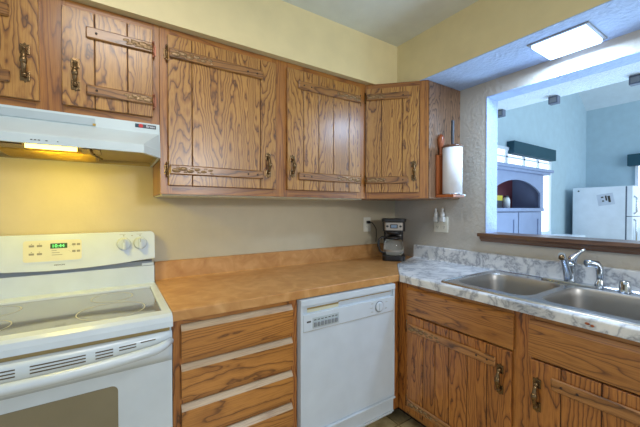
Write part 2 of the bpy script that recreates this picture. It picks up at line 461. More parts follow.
def door(parent, x0, x1, z0, z1, straps, hinge, sx0, sx1, hx, hz, grooves, wood_m='door_wood', strap_m='strap_h', hinge_m='brass', name='door'):
    """overlay plank door; the door object carries straps, reliefs, hinges and pull as sub-parts"""
    bm = BM(); th = 0.019
    xs = [x0]+list(grooves)+[x1]; g = 0.0016
    for i, (a, b) in enumerate(zip(xs, xs[1:])):
        box(bm, a+(g if i else 0), b-(g if i < len(xs)-2 else 0), -th, -0.001, z0, z1, 0.002, 1)
    box(bm, x0+0.003, x1-0.003, -th+0.004, -0.001, z0+0.003, z1-0.003, mi=1)
    d = obj(name, bm, [wood_m, 'groove'], parent)
    L = sx1-sx0
    for (a, b) in straps:
        bm = BM(); box(bm, sx0, sx1, -th-0.011, -th, a, b, 0.0045, 1)
        obj('strap', bm, strap_m, d)
        # carved cast relief near the hinge end
        bm = BM(); zc = (a+b)/2; hh = (b-a)
        n = 6; ra = 0.40*L
        for i in range(n):
            t = (i+0.5)/n
            cx = (sx0+0.012+ra*t) if hinge == 'L' else (sx1-0.012-ra*t)
            k = 1-0.45*t
            ball(bm, (cx, -th-0.0105, zc+(0.10*hh if i % 2 else -0.10*hh)), 0.30*hh*k, (1.6, 0.34, 0.8), u=10, v=6)
            ball(bm, (cx+0.008, -th-0.0105, zc-(0.22*hh if i % 2 else -0.22*hh)), 0.13*hh, (1.8, 0.5, 0.7), u=8, v=5)
        obj('strap_relief', bm, 'relief', d)
        bm = BM()
        fx = sx1-0.035 if hinge == 'L' else sx0+0.035
        lathe(bm, [(0.0045, 0.0), (0.0045, -0.002), (0.002, -0.0035)], (fx, -th-0.0108, zc), 12, 'y')
        if L > 0.3:
            fx2 = fx-0.05 if hinge == 'L' else fx+0.05
            lathe(bm, [(0.0045, 0.0), (0.0045, -0.002), (0.002, -0.0035)], (fx2, -th-0.0108, zc), 12, 'y')
        obj_each('nail', bm, 'toe', d)
        bm = BM()
        kx = x0-0.004 if hinge == 'L' else x1+0.004
        tube(bm, [(kx, -0.014, a-0.006), (kx, -0.014, b+0.006)], 0.0045, 10)
        ball(bm, (kx, -0.014, a-0.008), 0.006, u=8, v=6); ball(bm, (kx, -0.014, b+0.008), 0.006, u=8, v=6)
        s = -1 if hinge == 'L' else 1
        box(bm, min(kx, kx+s*0.012), max(kx, kx+s*0.012), -0.003, -0.0005, a, b, 0.001, 1)
        obj('hinge', bm, hinge_m, d)
    if hz: pull(d, hx, hz[0], hz[1], -th)
    return d

def frame(parent, x0, x1, z0, z1, stiles, rails, depth, mv='frame_v', mh='frame_h'):
    bm = BM()
    box(bm, x0, x1, 0.019, depth, z0, z1)                      # carcass
    for a, b in stiles: box(bm, a, b, 0.0, 0.0192, z0, z1, 0.0006, 1)
    obj('carcass', bm, mv, parent)
    bm = BM()
    for a, b in rails: box(bm, x0+0.0005, x1-0.0005, 0.0006, 0.019, a, b)
    obj_each('face_rail', bm, mh, parent)

# ---- upper cabinets
UY = -0.331
t = thing('wall_cabinet', 'short two-door oak wall cabinet directly above the white range hood', 'cabinet', (0, UY, 0))
frame(t, -2.622, -1.8695, 1.682, 2.133, [(-2.622, -2.57), (-2.292, -2.20), (-1.905, -1.8695)], [(1.682, 1.73), (2.08, 2.133)], -UY)
door(t, -2.588, -2.279, 1.712, 2.098, [(1.762, 1.806), (1.998, 2.046)], 'L', -2.588, -2.358, -2.318, (1.775, 1.915), [-2.46])
door(t, -2.212, -1.898, 1.712, 2.098, [(1.762, 1.804), (1.990, 2.036)], 'R', -2.136, -1.898, -2.170, (1.772, 1.900), [-2.107, -1.993], hinge_m='copper')
t = thing('wall_cabinet', 'tall two-door oak wall cabinet above the tan counter, between hood and corner', 'cabinet', (0, UY, 0))
frame(t, -1.868, -0.637, 1.372, 2.133, [(-1.868, -1.82), (-1.31, -1.215), (-0.71, -0.637)], [(1.372, 1.43), (2.08, 2.133)], -UY)
door(t, -1.836, -1.299, 1.412, 2.098, [(1.462, 1.506), (1.991, 2.037)], 'L', -1.832, -1.376, -1.347, (1.474, 1.604), [-1.733, -1.389])
door(t, -1.227, -0.696, 1.412, 2.098, [(1.469, 1.516), (1.989, 2.037)], 'R', -1.160, -0.698, -1.198, (1.484, 1.606), [-1.122, -1.018, -0.91, -0.788])
bm = BM(); box(bm, -1.86, -0.64, 0.03, -UY-0.002, 1.366, 1.372); obj('bottom_panel', bm, 'cream', t)
# corner cabinet: plan pentagon, diagonal face
t = thing('corner_wall_cabinet', 'diagonal corner oak wall cabinet with one door, holding the paper towels', 'cabinet', (-0.635, -0.322, 0), -45)
W = 0.411
R2 = math.sqrt(0.5)
def loc45(x, y):  # world -> local of the corner cabinet
    dx, dy = x+0.635, y+0.322
    return ((dx-dy)*R2, (dx+dy)*R2)
bm = BM()
plan = [loc45(-0.6335, -0.3075), loc45(-0.3325, -0.6085), loc45(-0.001, -0.6085), loc45(-0.001, -0.001), loc45(-0.6335, -0.001)]
prism(bm, plan, 'z', 1.372, 2.133)
obj('carcass', bm, ['frame_v'], t)
bm = BM()
box(bm, -0.001, 0.048, 0.0, 0.0115, 1.372, 2.133, 0.0006, 1); box(bm, W-0.056, W-0.001, 0.0, 0.0115, 1.372, 2.133, 0.0006, 1)
obj_each('face_stile', bm, 'frame_v', t)
bm = BM()
box(bm, 0.048, W-0.056, 0.0006, 0.0115, 1.372, 1.43); box(bm, 0.048, W-0.056, 0.0006, 0.0115, 2.08, 2.133)
obj_each('face_rail', bm, 'frame_h', t)
door(t, 0.012, 0.350, 1.412, 2.098, [(1.469, 1.516), (2.018, 2.062)], 'L', 0.014, 0.284, 0.318, (1.484, 1.612), [0.112, 0.246])
bm = BM()
p0 = Vector((*loc45(-0.339, -0.6092), 0)); p1 = Vector((*loc45(-0.002, -0.6092), 0))
d = (p1-p0); mt = Matrix.Translation(p0) @ Matrix.Rotation(math.atan2(d.y, d.x), 4, 'Z')
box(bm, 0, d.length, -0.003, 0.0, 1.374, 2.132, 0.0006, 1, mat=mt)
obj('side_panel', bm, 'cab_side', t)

# ================================================================== RANGE HOOD
t = thing('range_hood', 'white under-cabinet range hood over the stove with its light on', 'range hood', (0, 0, 0))
XL, XR = -2.620, -1.8715
def loop(xl, xr, yf, yc, z, ch=0.072):
    # plan outline with chamfered front corners
    return [(xl, 0.0-0.001, z), (xl, yc, z), (xl+ch, yf, z), (xr-ch, yf, z), (xr, yc, z), (xr, -0.001, z)]
bm = BM()
rows = [loop(XL, XR, -0.345, -0.3445, 1.6815, 0.0005), loop(XL, XR, -0.350, -0.349, 1.637, 0.004), loop(XL, XR, -0.474, -0.366, 1.566), loop(XL, XR, -0.482, -0.368, 1.559), loop(XL, XR, -0.482, -0.368, 1.529)]
vr = [[bm.verts.new(p) for p in r] for r in rows]
for a, b in zip(vr, vr[1:]):
    for i in range(5): bm.faces.new((a[i], a[i+1], b[i+1], b[i]))
bm.faces.new(vr[0])
inner = [bm.verts.new(p) for p in [(XL+0.012, -0.013, 1.529), (XL+0.012, -0.36, 1.529), (XL+0.08, -0.468, 1.529), (XR-0.08, -0.468, 1.529), (XR-0.012, -0.36, 1.529), (XR-0.012, -0.013, 1.529)]]
for i in range(6):
    f = bm.faces.new((vr[-1][i], vr[-1][(i+1) % 6], inner[(i+1) % 6], inner[i]))
top = [bm.verts.new((v.co.x, v.co.y, 1.548)) for v in inner]
for i in range(6): f = bm.faces.new((inner[i], inner[(i+1) % 6], top[(i+1) % 6], top[i])); f.material_index = 1
f = bm.faces.new(top); f.material_index = 1
f = bm.faces.new((vr[0][0], vr[0][5], vr[-1][5], vr[-1][0]))
bmesh.ops.recalc_face_normals(bm, faces=bm.faces[:])
obj('body', bm, ['hood_white', 'hood_inside'], t)
bm = BM(); box(bm, -2.60, -2.108, -0.3535, -0.347, 1.641, 1.671, 0.001, 1); obj('vent_strip', bm, 'vent_grey', t)
bm = BM(); box(bm, -2.116, -2.106, -0.356, -0.348, 1.641, 1.650, 0.001, 1); obj('clip', bm, 'gold_metal', t)
bm = BM(); box(bm, -2.43, -2.105, -0.27, -0.03, 1.536, 1.548, 0.002, 1)
for k in range(7): box(bm, -2.42, -2.115, -0.26+0.034*k, -0.252+0.034*k, 1.531, 1.537)
obj('grease_filter', bm, 'gold_metal', t)
bm = BM(); tube(bm, [(-2.315, -0.385, 1.5345), (-2.165, -0.385, 1.5345)], 0.009, 12); obj('bulb', bm, 'hood_lamp', t)
bm = BM(); box(bm, -2.40, -2.32, -0.40, -0.30, 1.534, 1.548, 0.002); box(bm, -2.155, -2.09, -0.42, -0.27, 1.534, 1.548, 0.002)
tube(bm, [(-2.12, -0.42, 1.532), (-2.12, -0.3, 1.530), (-2.09, -0.15, 1.534)], 0.004, 8)
obj_each('lamp_bracket', bm, 'brass', t)
bm = BM()
for x in (-2.285, -2.275, -2.265, -2.245): box(bm, x, x+0.006, -0.4832, -0.4815, 1.540, 1.543)
box(bm, -2.213, -2.210, -0.4832, -0.4815, 1.540, 1.543)
obj_each('switch_mark', bm, 'ink', t)
bm = BM(); box(bm, -1.967, -1.886, -0.3495, -0.3455, 1.658, 1.674, 0.0005, 1); e = obj('emblem', bm, 'dark_grey', t)
bm = BM(); lathe(bm, [(0.0085, -0.3512), (0.0085, -0.3490)], (-1.945, 0, 1.666), 20, 'y'); obj('emblem_disc', bm, 'red', e)
bm = BM(); box(bm, -1.965, -1.956, -0.3502, -0.3490, 1.660, 1.672); obj('emblem_stripe', bm, 'teal', e)
text('emblem_lettering', 'Broan', 0.014, 'paper', e, (-1.908, -0.3500, 1.666))

# ================================================================== STOVE
SX0, SX1 = -2.628, -1.8665
t = thing('electric_stove', 'white freestanding electric range with smooth glass cooktop under the hood', 'stove', (0, 0, 0))
bm = BM(); box(bm, SX0+0.002, SX1-0.002, -0.640, -0.012, 0.06, 0.868, 0.003)
for x in (SX0+0.05, SX1-0.05):
    for y in (-0.58, -0.07): lathe(bm, [(0.02, 0.0), (0.02, 0.06)], (x, y, 0), 14, 'z')
obj('body', bm, 'stove_white', t)
# cooktop frame: raised rim around recessed glass
bm = BM()
prism(bm, [(-0.598, 0.914), (-0.640, 0.912), (-0.656, 0.904), (-0.664, 0.888), (-0.666, 0.868), (-0.598, 0.868)], 'x', SX0, SX1)
box(bm, SX1-0.030, SX1, -0.60, -0.012, 0.868, 0.914, 0.004)
box(bm, SX0, SX0+0.030, -0.60, -0.012, 0.868, 0.914, 0.004)
box(bm, SX0+0.02, SX1-0.02, -0.135, -0.012, 0.868, 0.915, 0.003)
obj('cooktop_frame', bm, 'stove_white', t)
bm = BM(); box(bm, SX0+0.028, SX1-0.028, -0.606, -0.128, 0.880, 0.9065); g = obj('glass_cooktop', bm, 'cooktop', t)
M['ring'] = plain('pale_ring_print', (168, 166, 150), 0.3)
def ring(cx, cy, r):
    bm = BM(); w = 0.0022; n = 64; a = []; b = []
    for i in range(n):
        q = 2*PI*i/n
        a.append(bm.verts.new((cx+(r-w)*math.cos(q), cy+(r-w)*math.sin(q), 0.9069))); b.append(bm.verts.new((cx+(r+w)*math.cos(q), cy+(r+w)*math.sin(q), 0.9069)))
    for i in range(n): bm.faces.new((a[i], b[i], b[(i+1) % n], a[(i+1) % n]))
    bmesh.ops.recalc_face_normals(bm, faces=bm.faces[:])
    obj('burner_ring', bm, 'ring', g)
ring(-2.055, -0.462, 0.112); ring(-2.055, -0.245, 0.078); ring(-2.435, -0.455, 0.09); ring(-2.435, -0.245, 0.078)
# back guard
bm = BM()
prism(bm, [(-0.060, 0.905), (-0.060, 1.005), (-0.012, 1.005), (-0.012, 0.905)], 'x', SX0+0.004, SX1-0.003)
obj('backguard_riser', bm, 'white', t)
bm = BM(); box(bm, SX0+0.004, SX1-0.012, -0.052, -0.012, 1.005, 1.03); obj('backguard_slot', bm, 'grey_plastic', t)
bm = BM(); box(bm, SX1-0.06, SX1-0.006, -0.056, -0.05, 1.008, 1.020); obj('slot_cap', bm, 'white', t)
# slanted control head with rounded upper corners, lower edge bowed
bm = BM(); n = 24
def head(xs, z_lo, z_hi, yb, yt):
    f = []
    return f
x0, x1 = SX0+0.002, SX1-0.001
poly = []
rr = 0.022
for i in range(n+1):
    u = i/n; x = x0+(x1-x0)*u
    poly.append((x, 1.046-0.024*math.sin(PI*u)))
for i in range(7):
    a = PI/2*i/6; poly.append((x1-rr+rr*math.cos(a), 1.186-rr+rr*math.sin(a)))
for i in range(7):
    a = PI/2+PI/2*i/6; poly.append((x0+rr+rr*math.cos(a), 1.186-rr+rr*math.sin(a)))
fr, bk = [], []
for x, z in poly:
    s = (z-1.02)/0.166
    fr.append(bm.verts.new((x, -0.072+0.016*s, z))); bk.append(bm.verts.new((x, -0.012, z)))
bm.faces.new(fr); bm.faces.new(bk[::-1])
for i in range(len(poly)):
    j = (i+1) % len(poly); bm.faces.new((fr[j], fr[i], bk[i], bk[j]))
bmesh.ops.recalc_face_normals(bm, faces=bm.faces[:])
hd = obj('control_head', bm, 'stove_white', t)
SL = math.atan2(0.016, 0.166)
def yface(z): return -0.072+0.016*(z-1.02)/0.166
def on_head(bm, pts, lift, mi=0):
    """plate following the slanted control head; pts (x,z)"""
    a = [bm.verts.new((x, yface(z)-lift, z)) for x, z in pts]; b = [bm.verts.new((x, yface(z)+0.002, z)) for x, z in pts]
    fs = [bm.faces.new(a), bm.faces.new(b[::-1])]
    for i in range(len(pts)):
        j = (i+1) % len(pts); fs.append(bm.faces.new((a[j], a[i], b[i], b[j])))
    for f in fs: f.material_index = mi
    bmesh.ops.recalc_face_normals(bm, faces=fs)
bm = BM(); on_head(bm, rrect(-2.388, -2.170, 1.060, 1.166, 0.014), 0.0028); obj('panel_rim', bm, 'white', hd)
bm = BM(); on_head(bm, rrect(-2.382, -2.176, 1.066, 1.160, 0.010), 0.0034); pn = obj('touch_panel', bm, 'cream', hd)
bm = BM(); on_head(bm, rrect(-2.290, -2.229, 1.122, 1.145, 0.001, 1), 0.0042); obj('clock_display', bm, 'green_lcd', hd)
text('clock_digits', '10:44', 0.021, 'lcd_digit', hd, (-2.262, yface(1.133)-0.0046, 1.133), (PI/2-0.0, 0, 0))
bm = BM()
for x in (-2.354, -2.327):
    for z in (1.137, 1.101): on_head(bm, rrect(x-0.009, x+0.009, z-0.005, z+0.004, 0.001, 1), 0.0038); on_head(bm, rrect(x-0.002, x+0.002, z+0.007, z+0.010, 0.0005, 1), 0.0038)
for x in (-2.205, -2.188):
    for z in (1.137, 1.106): on_head(bm, rrect(x-0.0065, x+0.0065, z-0.005, z+0.005, 0.001, 1), 0.0038)
obj_each('button_mark', bm, 'ink_light', hd)
bm = BM()
for z in (1.113, 1.103, 1.093): on_head(bm, rrect(-2.285, -2.285+0.018+0.017*(1.113-z)/0.01*0.6, z-0.0012, z+0.0012, 0.0005, 1), 0.0037)
for i in range(12):
    a = 2*PI*i/12
    if i % 6 in (0,): continue
    x, z = -2.214+0.010*math.cos(a), 1.118+0.017*math.sin(a); on_head(bm, rrect(x-0.0012, x+0.0012, z-0.0008, z+0.0008, 0.0003, 1), 0.0037)
obj_each('print_mark', bm, 'ink_light', hd)
text('brand_lettering', 'KENMORE', 0.0085, 'ink', hd, (-2.257, yface(1.046)-0.0008, 1.046))
for kx in (-2.006, -1.934):
    bm = BM(); kz = 1.127; ky = yface(kz)
    lathe(bm, [(0.031, ky+0.002), (0.031, ky-0.004), (0.027, ky-0.012), (0.024, ky-0.016)], (kx, 0, kz), 32, 'y')
    box(bm, kx-0.0075, kx+0.0075, ky-0.030, ky-0.012, kz-0.027, kz+0.027, 0.003)
    k = obj('knob', bm, 'stove_white', hd)
    bm = BM(); box(bm, kx-0.0012, kx+0.0012, ky-0.0308, ky-0.0295, kz+0.008, kz+0.025); obj('pointer', bm, 'ink_light', k)
bm = BM()
for x in (-2.006, -1.934, -1.970):
    on_head(bm, rrect(x-0.003, x+0.003, 1.165, 1.169, 0.0005, 1), 0.0006)
for x in (-2.018, -1.944): on_head(bm, rrect(x-0.006, x+0.02, 1.1725, 1.174, 0.0005, 1), 0.0006)
obj_each('dial_mark', bm, 'ink_light', hd)
# dark gap under the cooktop, door head with vent slots (bowed), door
def bow(x):
    u = (x-(SX0+SX1)/2)/((SX1-SX0)/2); return -0.664-0.026*(1-u*u)
bm = BM(); box(bm, SX0+0.01, SX1-0.01, -0.656, -0.60, 0.852, 0.869); obj('gap_seal', bm, 'tan_slot', t)
bm = BM(); N_ = 24; vf = []
zs = [0.754, 0.770, 0.838, 0.853]
for i in range(N_+1):
    x = SX0+0.003+(SX1-SX0-0.006)*i/N_
    yb = bow(x)
    vf.append([bm.verts.new((x, yy, z)) for yy, z in ((-0.662, 0.744), (yb+0.002, zs[1]), (yb, 0.80), (yb, zs[2]), (yb+0.008, zs[3]), (-0.60, 0.853), (-0.60, 0.744))])
for a, b in zip(vf, vf[1:]):
    for k in range(7): 
        j = (k+1) % 7; f = bm.faces.new((a[k], b[k], b[j], a[j])); f.smooth = k < 4
bm.faces.new(vf[0]); bm.faces.new(vf[-1][::-1])
bmesh.ops.recalc_face_normals(bm, faces=bm.faces[:])
box(bm, SX0+0.003, SX1-0.003, -0.662, -0.60, 0.20, 0.75, 0.003)
dr = obj('oven_door', bm, 'stove_white', t)
bm = BM()
groups = [(-2.44, -2.29), (-2.258, -2.125), (-2.10, -2.052), (-2.035, -1.985)]
for r, zz in enumerate((0.836, 0.826, 0.816)):
    for gi, (a, b) in enumerate(groups + ([(-1.972, -1.925)] if r == 0 else [])):
        if r == 2 and gi == 3: continue
        m_ = 8; pv = None
        for k in range(m_+1):
            xa = a+(b-a)*k/m_
            v = [bm.verts.new((xa, bow(xa)-0.0006, zz-0.0020)), bm.verts.new((xa, bow(xa)-0.0006, zz+0.0020))]
            if pv: bm.faces.new((pv[0], v[0], v[1], pv[1]))
            pv = v
obj_each('vent_slot', bm, 'dark_slot', dr)
bm = BM(); pts = []; rad = []
for i in range(29):
    u = -1+2*i/28; x = (SX0+SX1)/2+u*0.372
    e = max(0.0, (abs(u)-0.86)/0.14)
    y = -0.742+0.036*u*u+0.040*e**1.5
    pts.append((x, y, 0.806+0.012*u*u)); rad.append(0.0165-0.004*e)
tube(bm, pts, rad, 16)
obj('door_handle', bm, 'stove_white', dr)
bm = BM(); prism(bm, rrect(-2.45, -2.039, 0.36, 0.702, 0.02), 'y', -0.6635, -0.655); obj('oven_window', bm, 'oven_glass', dr)
bm = BM(); box(bm, SX0+0.003, SX1-0.003, -0.660, -0.60, 0.065, 0.192, 0.004); obj('storage_drawer', bm, 'stove_white', t)

# ================================================================== BASE CABINETS
FY = -0.610
def drawer_front(parent, x0, x1, z0, z1, name='drawer_front', lip=0.023, lipm='low_lip'):
    bm = BM()
    prism(bm, [(-0.001, z0), (-0.020, z0), (-0.0205, z1-lip), (-0.006, z1-0.001), (-0.001, z1)], 'x', x0, x1)
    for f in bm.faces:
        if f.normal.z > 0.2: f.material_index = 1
    return obj(name, bm, ['low_h', lipm], parent)
t = thing('drawer_cabinet', 'oak base cabinet with four drawers between the stove and the dishwasher', 'cabinet', (0, FY, 0))
bm = BM(); box(bm, -1.8605, -1.3135, 0.019, 0.600, 0.10, 0.872)
box(bm, -1.8605, -1.822, 0.0, 0.0192, 0.10, 0.872, 0.0006, 1); box(bm, -1.353, -1.3135, 0.0, 0.0192, 0.10, 0.872, 0.0006, 1)
obj('carcass', bm, 'low_v', t)
bm = BM()
for a, b in ((0.84, 0.8715), (0.69, 0.73), (0.53, 0.575), (0.375, 0.42), (0.10, 0.14)): box(bm, -1.822, -1.353, 0.0006, 0.019, a, b)
obj_each('face_rail', bm, 'low_h', t)
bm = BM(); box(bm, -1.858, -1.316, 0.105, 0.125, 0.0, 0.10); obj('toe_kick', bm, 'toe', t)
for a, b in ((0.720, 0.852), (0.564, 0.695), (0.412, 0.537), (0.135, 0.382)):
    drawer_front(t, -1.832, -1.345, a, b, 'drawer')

# ---- dishwasher
t = thing('dishwasher', 'white built-in dishwasher under the tan counter beside the drawers', 'dishwasher', (0, -0.632, 0))
X0, X1 = -1.311, -0.681
bm = BM(); box(bm, X0, X1, 0.006, 0.60, 0.10, 0.868, 0.002); obj('tub_housing', bm, 'white', t)
bm = BM()
box(bm, X0, X1, -0.016, 0.01, 0.838, 0.869, 0.004)           # top lip
box(bm, X0, X0+0.014, -0.012, 0.01, 0.215, 0.84, 0.003); box(bm, X1-0.012, X1, -0.012, 0.01, 0.215, 0.84, 0.003)
obj('outer_frame', bm, 'white', t)
bm = BM(); box(bm, X0+0.013, X1-0.011, 0.002, 0.01, 0.796, 0.840); g = obj('grip_recess', bm, 'white', t)
bm = BM(); box(bm, -1.268, -1.080, 0.0005, 0.002, 0.815, 0.823); box(bm, -1.268, -1.080, 0.001, 0.002, 0.800, 0.815, mi=1); box(bm, -1.08, -0.70, 0.001, 0.002, 0.824, 0.828); obj('latch_slot', bm, ['tan_slot', 'cream'], g)
bm = BM(); box(bm, X0+0.014, X1-0.012, -0.014, 0.008, 0.714, 0.797, 0.003); cp = obj('control_panel', bm, 'white', t)
bm = BM(); box(bm, -1.246, -1.088, -0.0152, -0.0135, 0.724, 0.777, 0.0008, 1); obj('button_plate', bm, 'vent_grey', cp)
for i in range(7):
    x = -1.232+0.0212*i
    bm = BM(); box(bm, x-0.0075, x+0.0075, -0.0195, -0.0148, 0.731, 0.753, 0.0015, 1); obj('button', bm, 'grey_plastic', cp)
bm = BM()
for i in range(7): box(bm, -1.239+0.0212*i, -1.226+0.0212*i, -0.0158, -0.0150, 0.762, 0.766)
box(bm, -1.279, -1.256, -0.0148, -0.0138, 0.756, 0.764, 0.0003, 1)
obj_each('print_mark', bm, 'ink', cp)
bm = BM(); kx, kz = -0.807, 0.757
lathe(bm, [(0.0315, -0.0135), (0.0315, -0.0165), (0.0305, -0.0170)], (kx, 0, kz), 32, 'y')
obj('dial_ring', bm, 'grey_plastic', cp)
bm = BM(); lathe(bm, [(0.0275, -0.014), (0.0275, -0.0195), (0.025, -0.021)], (kx, 0, kz), 32, 'y'); box(bm, kx-0.006, kx+0.006, -0.026, -0.020, kz-0.022, kz+0.022, 0.002)
obj('dial', bm, 'white', cp)
bm = BM()
for x, z in ((-0.86, 0.78), (-0.865, 0.757), (-0.86, 0.735), (-0.752, 0.775), (-0.755, 0.74)): box(bm, x-0.008, x+0.008, -0.0148, -0.0138, z-0.001, z+0.001)
obj_each('dial_mark', bm, 'ink_light', cp)
bm = BM(); box(bm, X0+0.014, X1-0.012, -0.010, 0.008, 0.215, 0.7125, 0.002); obj('door_panel', bm, 'white', t)
bm = BM(); box(bm, X0+0.014, X1-0.012, -0.0105, 0.0, 0.7120, 0.7145); obj('trim_strip', bm, 'tan_slot', t)
bm = BM(); box(bm, X0+0.004, X1-0.002, -0.022, 0.008, 0.203, 0.213, 0.003); box(bm, X0+0.006, X1-0.004, -0.006, 0.008, 0.128, 0.202, 0.002); box(bm, X0+0.006, X1-0.004, -0.010, 0.008, 0.120, 0.128, 0.002)
obj('access_panel', bm, 'white', t)
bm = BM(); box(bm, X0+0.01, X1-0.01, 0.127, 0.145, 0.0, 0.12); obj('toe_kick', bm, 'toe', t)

# ---- sink base on the right wall: local x = -(world y) - 0.61, y = world x + 0.61
t = thing('sink_cabinet', 'oak sink base cabinet with plank doors below the marbled counter', 'cabinet', (FY, FY, 0), -90)
def u(y): return -0.61-y
bm = BM(); box(bm, u(-0.612), u(-3.0), 0.019, 0.595, 0.10, 0.68)
box(bm, u(-0.612), u(-0.695), 0.0, 0.0192, 0.10, 0.872, 0.0006, 1); box(bm, u(-1.255), u(-1.342), 0.0, 0.0192, 0.10, 0.872, 0.0006, 1); box(bm, u(-1.90), u(-1.96), 0.0, 0.0192, 0.10, 0.872, 0.0006, 1)
box(bm, u(-0.612), u(-0.62), 0.019, 0.59, 0.10, 0.872)
box(bm, u(-0.665), u(-0.612), -0.0495, 0.0, 0.10, 0.872) if False else None
obj('carcass', bm, 'low_v', t)
bm = BM()
for a, b in ((0.835, 0.8715), (0.66, 0.715), (0.10, 0.14)):
    box(bm, u(-0.695), u(-1.255), 0.0006, 0.019, a, b); box(bm, u(-1.342), u(-1.90), 0.0006, 0.019, a, b)
box(bm, u(-1.96), u(-3.0), 0.0006, 0.019, 0.10, 0.8715)
obj_each('face_rail', bm, 'low_h', t)
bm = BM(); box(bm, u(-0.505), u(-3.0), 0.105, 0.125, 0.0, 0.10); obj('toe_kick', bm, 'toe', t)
drawer_front(t, u(-0.686), u(-1.268), 0.702, 0.852, 'false_drawer_front', 0.014, 'low_h')
drawer_front(t, u(-1.328), u(-1.912), 0.702, 0.852, 'false_drawer_front', 0.018, 'frame_h')
lw = dict(wood_m='low_v', strap_m='low_strap')
door(t, u(-0.687), u(-1.261), 0.128, 0.690, [(0.165, 0.208), (0.600, 0.645)], 'L', u(-0.700), u(-1.198), u(-1.217), (0.490, 0.620), [u(-0.802), u(-0.88), u(-0.962), u(-1.06), u(-1.156)], **lw)
door(t, u(-1.335), u(-1.910), 0.128, 0.692, [(0.165, 0.208), (0.602, 0.650)], 'R', u(-1.410), u(-1.900), u(-1.361), (0.490, 0.624), [u(-1.44), u(-1.56), u(-1.68), u(-1.80)], **lw)
t = thing('corner_filler', 'narrow upright oak filler strip between dishwasher and corner of the base cabinets', 'filler strip', (0, 0, 0))
bm = BM(); box(bm, -0.6790, -0.6105, -0.6105, -0.590, 0.10, 0.872, 0.0006, 1); obj('filler_board', bm, 'low_v', t)
bm = BM(); box(bm, -0.6790, -0.505, -0.505, -0.49, 0.0, 0.10); obj('toe_kick', bm, 'toe', t)

# ================================================================== COUNTERTOPS
ZT, ZB = 0.914, 0.873
t = thing('laminate_countertop', 'tan mottled laminate countertop with low backsplash along the back wall', 'countertop', (0, 0, 0))
bm = BM()
poly = [(-1.8640, -0.001), (-1.8640, -0.633), (-0.634, -0.633), (-0.372, -0.372), (-0.145, -0.262), (-0.001, -0.200), (-0.001, -0.001)]
prism(bm, poly, 'z', ZB, ZT, bev=0.005, seg=3)
obj('top', bm, 'laminate', t)
bm = BM(); prism(bm, [(-0.001, ZT), (-0.001, 1.016), (-0.019, 1.016), (-0.023, 1.011), (-0.023, ZT+0.006), (-0.030, ZT)], 'x', -1.864, -0.001); obj('backsplash', bm, 'laminate', t)
t = thing('marbled_countertop', 'grey-veined white marbled countertop holding the sink below the pass-through', 'countertop', (0, 0, 0))
SK = (-0.600, -0.040, -1.735, -0.884)    # sink outline x0,x1,y0,y1
bm = BM()
pl = [(-0.001, -0.203), (-0.145, -0.265), (-0.3725, -0.3755), (-0.634, -0.637)]
nose = [(-0.6345, -0.6375), (-0.6345, -3.0)]
outl = pl + [(-0.636, -3.0), (-0.001, -3.0)]
hole = [(-0.585, -0.900), (-0.585, -1.72), (-0.070, -1.72), (-0.070, -0.900)]
def solid_with_hole(outl, hole, z0, z1, bev):
    for z in (z1, z0):
        vo = [bm.verts.new((x, y, z)) for x, y in outl]; vh = [bm.verts.new((x, y, z)) for x, y in hole]
        es = [bm.edges.new((q[i], q[(i+1) % len(q)])) for q in (vo, vh) for i in range(len(q))]
        bmesh.ops.triangle_fill(bm, edges=es, use_beauty=True)
        if z == z1: to, th = vo, vh
        else: bo, bh = vo, vh
    for a, b in ((to, bo), (th, bh)):
        for i in range(len(a)):
            k = (i+1) % len(a); bm.faces.new((a[i], a[k], b[k], b[i]))
    bmesh.ops.recalc_face_normals(bm, faces=bm.faces[:])
    front = [e for e in bm.edges if all(abs(v.co.x+0.635) < 0.0025 and abs(v.co.z-z1) < 1e-5 for v in e.verts)]
    bmesh.ops.bevel(bm, geom=front, offset=bev, segments=4, profile=0.5, affect='EDGES')
solid_with_hole(outl, hole, ZB, ZT, 0.009)
obj('top', bm, 'marble', t)
bm = BM(); prism(bm, [(-0.001, ZT), (-0.001, 1.016), (-0.019, 1.016), (-0.024, 1.010), (-0.024, ZT+0.008), (-0.032, ZT)], 'y', -3.0, -0.224); obj('backsplash', bm, 'marble', t)
bm = BM(); 
ball(bm, (-0.6355, -1.520, 0.893), 0.008, (0.15, 1, 0.6), u=10, v=6); ball(bm, (-0.6355, -1.534, 0.889), 0.006, (0.15, 1, 0.8), u=8, v=6)
obj('chipped_spot', bm, 'red_wood', t)

# ================================================================== SINK
t = thing('double_sink', 'stainless steel double-bowl drop-in sink set in the marbled counter', 'sink', (0, 0, 0))
ZR = 0.9195
bm = BM()
outer = rrect(SK[0], SK[1], SK[2], SK[3], 0.03)
b1 = rrect(-0.545, -0.132, -1.285, -0.925, 0.075, 8)
b2 = rrect(-0.545, -0.132, -1.690, -1.318, 0.075, 8)
def ringv(pts, z): return [bm.verts.new((x, y, z)) for x, y in pts]
def ringe(vs):
    out = []
    for i in range(len(vs)):
        q = (vs[i], vs[(i+1) % len(vs)]); out.append(bm.edges.get(q) or bm.edges.new(q))
    return out
co = ((SK[0]+SK[1])/2, (SK[2]+SK[3])/2)
def shrink(pts, dx, dy): return [(co[0]+(x-co[0])*(1-dx), co[1]+(y-co[1])*(1-dy)) for x, y in pts]
def bridge(a, b, sm=True):
    for i in range(len(a)):
        j = (i+1) % len(a); f = bm.faces.new((a[i], a[j], b[j], b[i])); f.smooth = sm
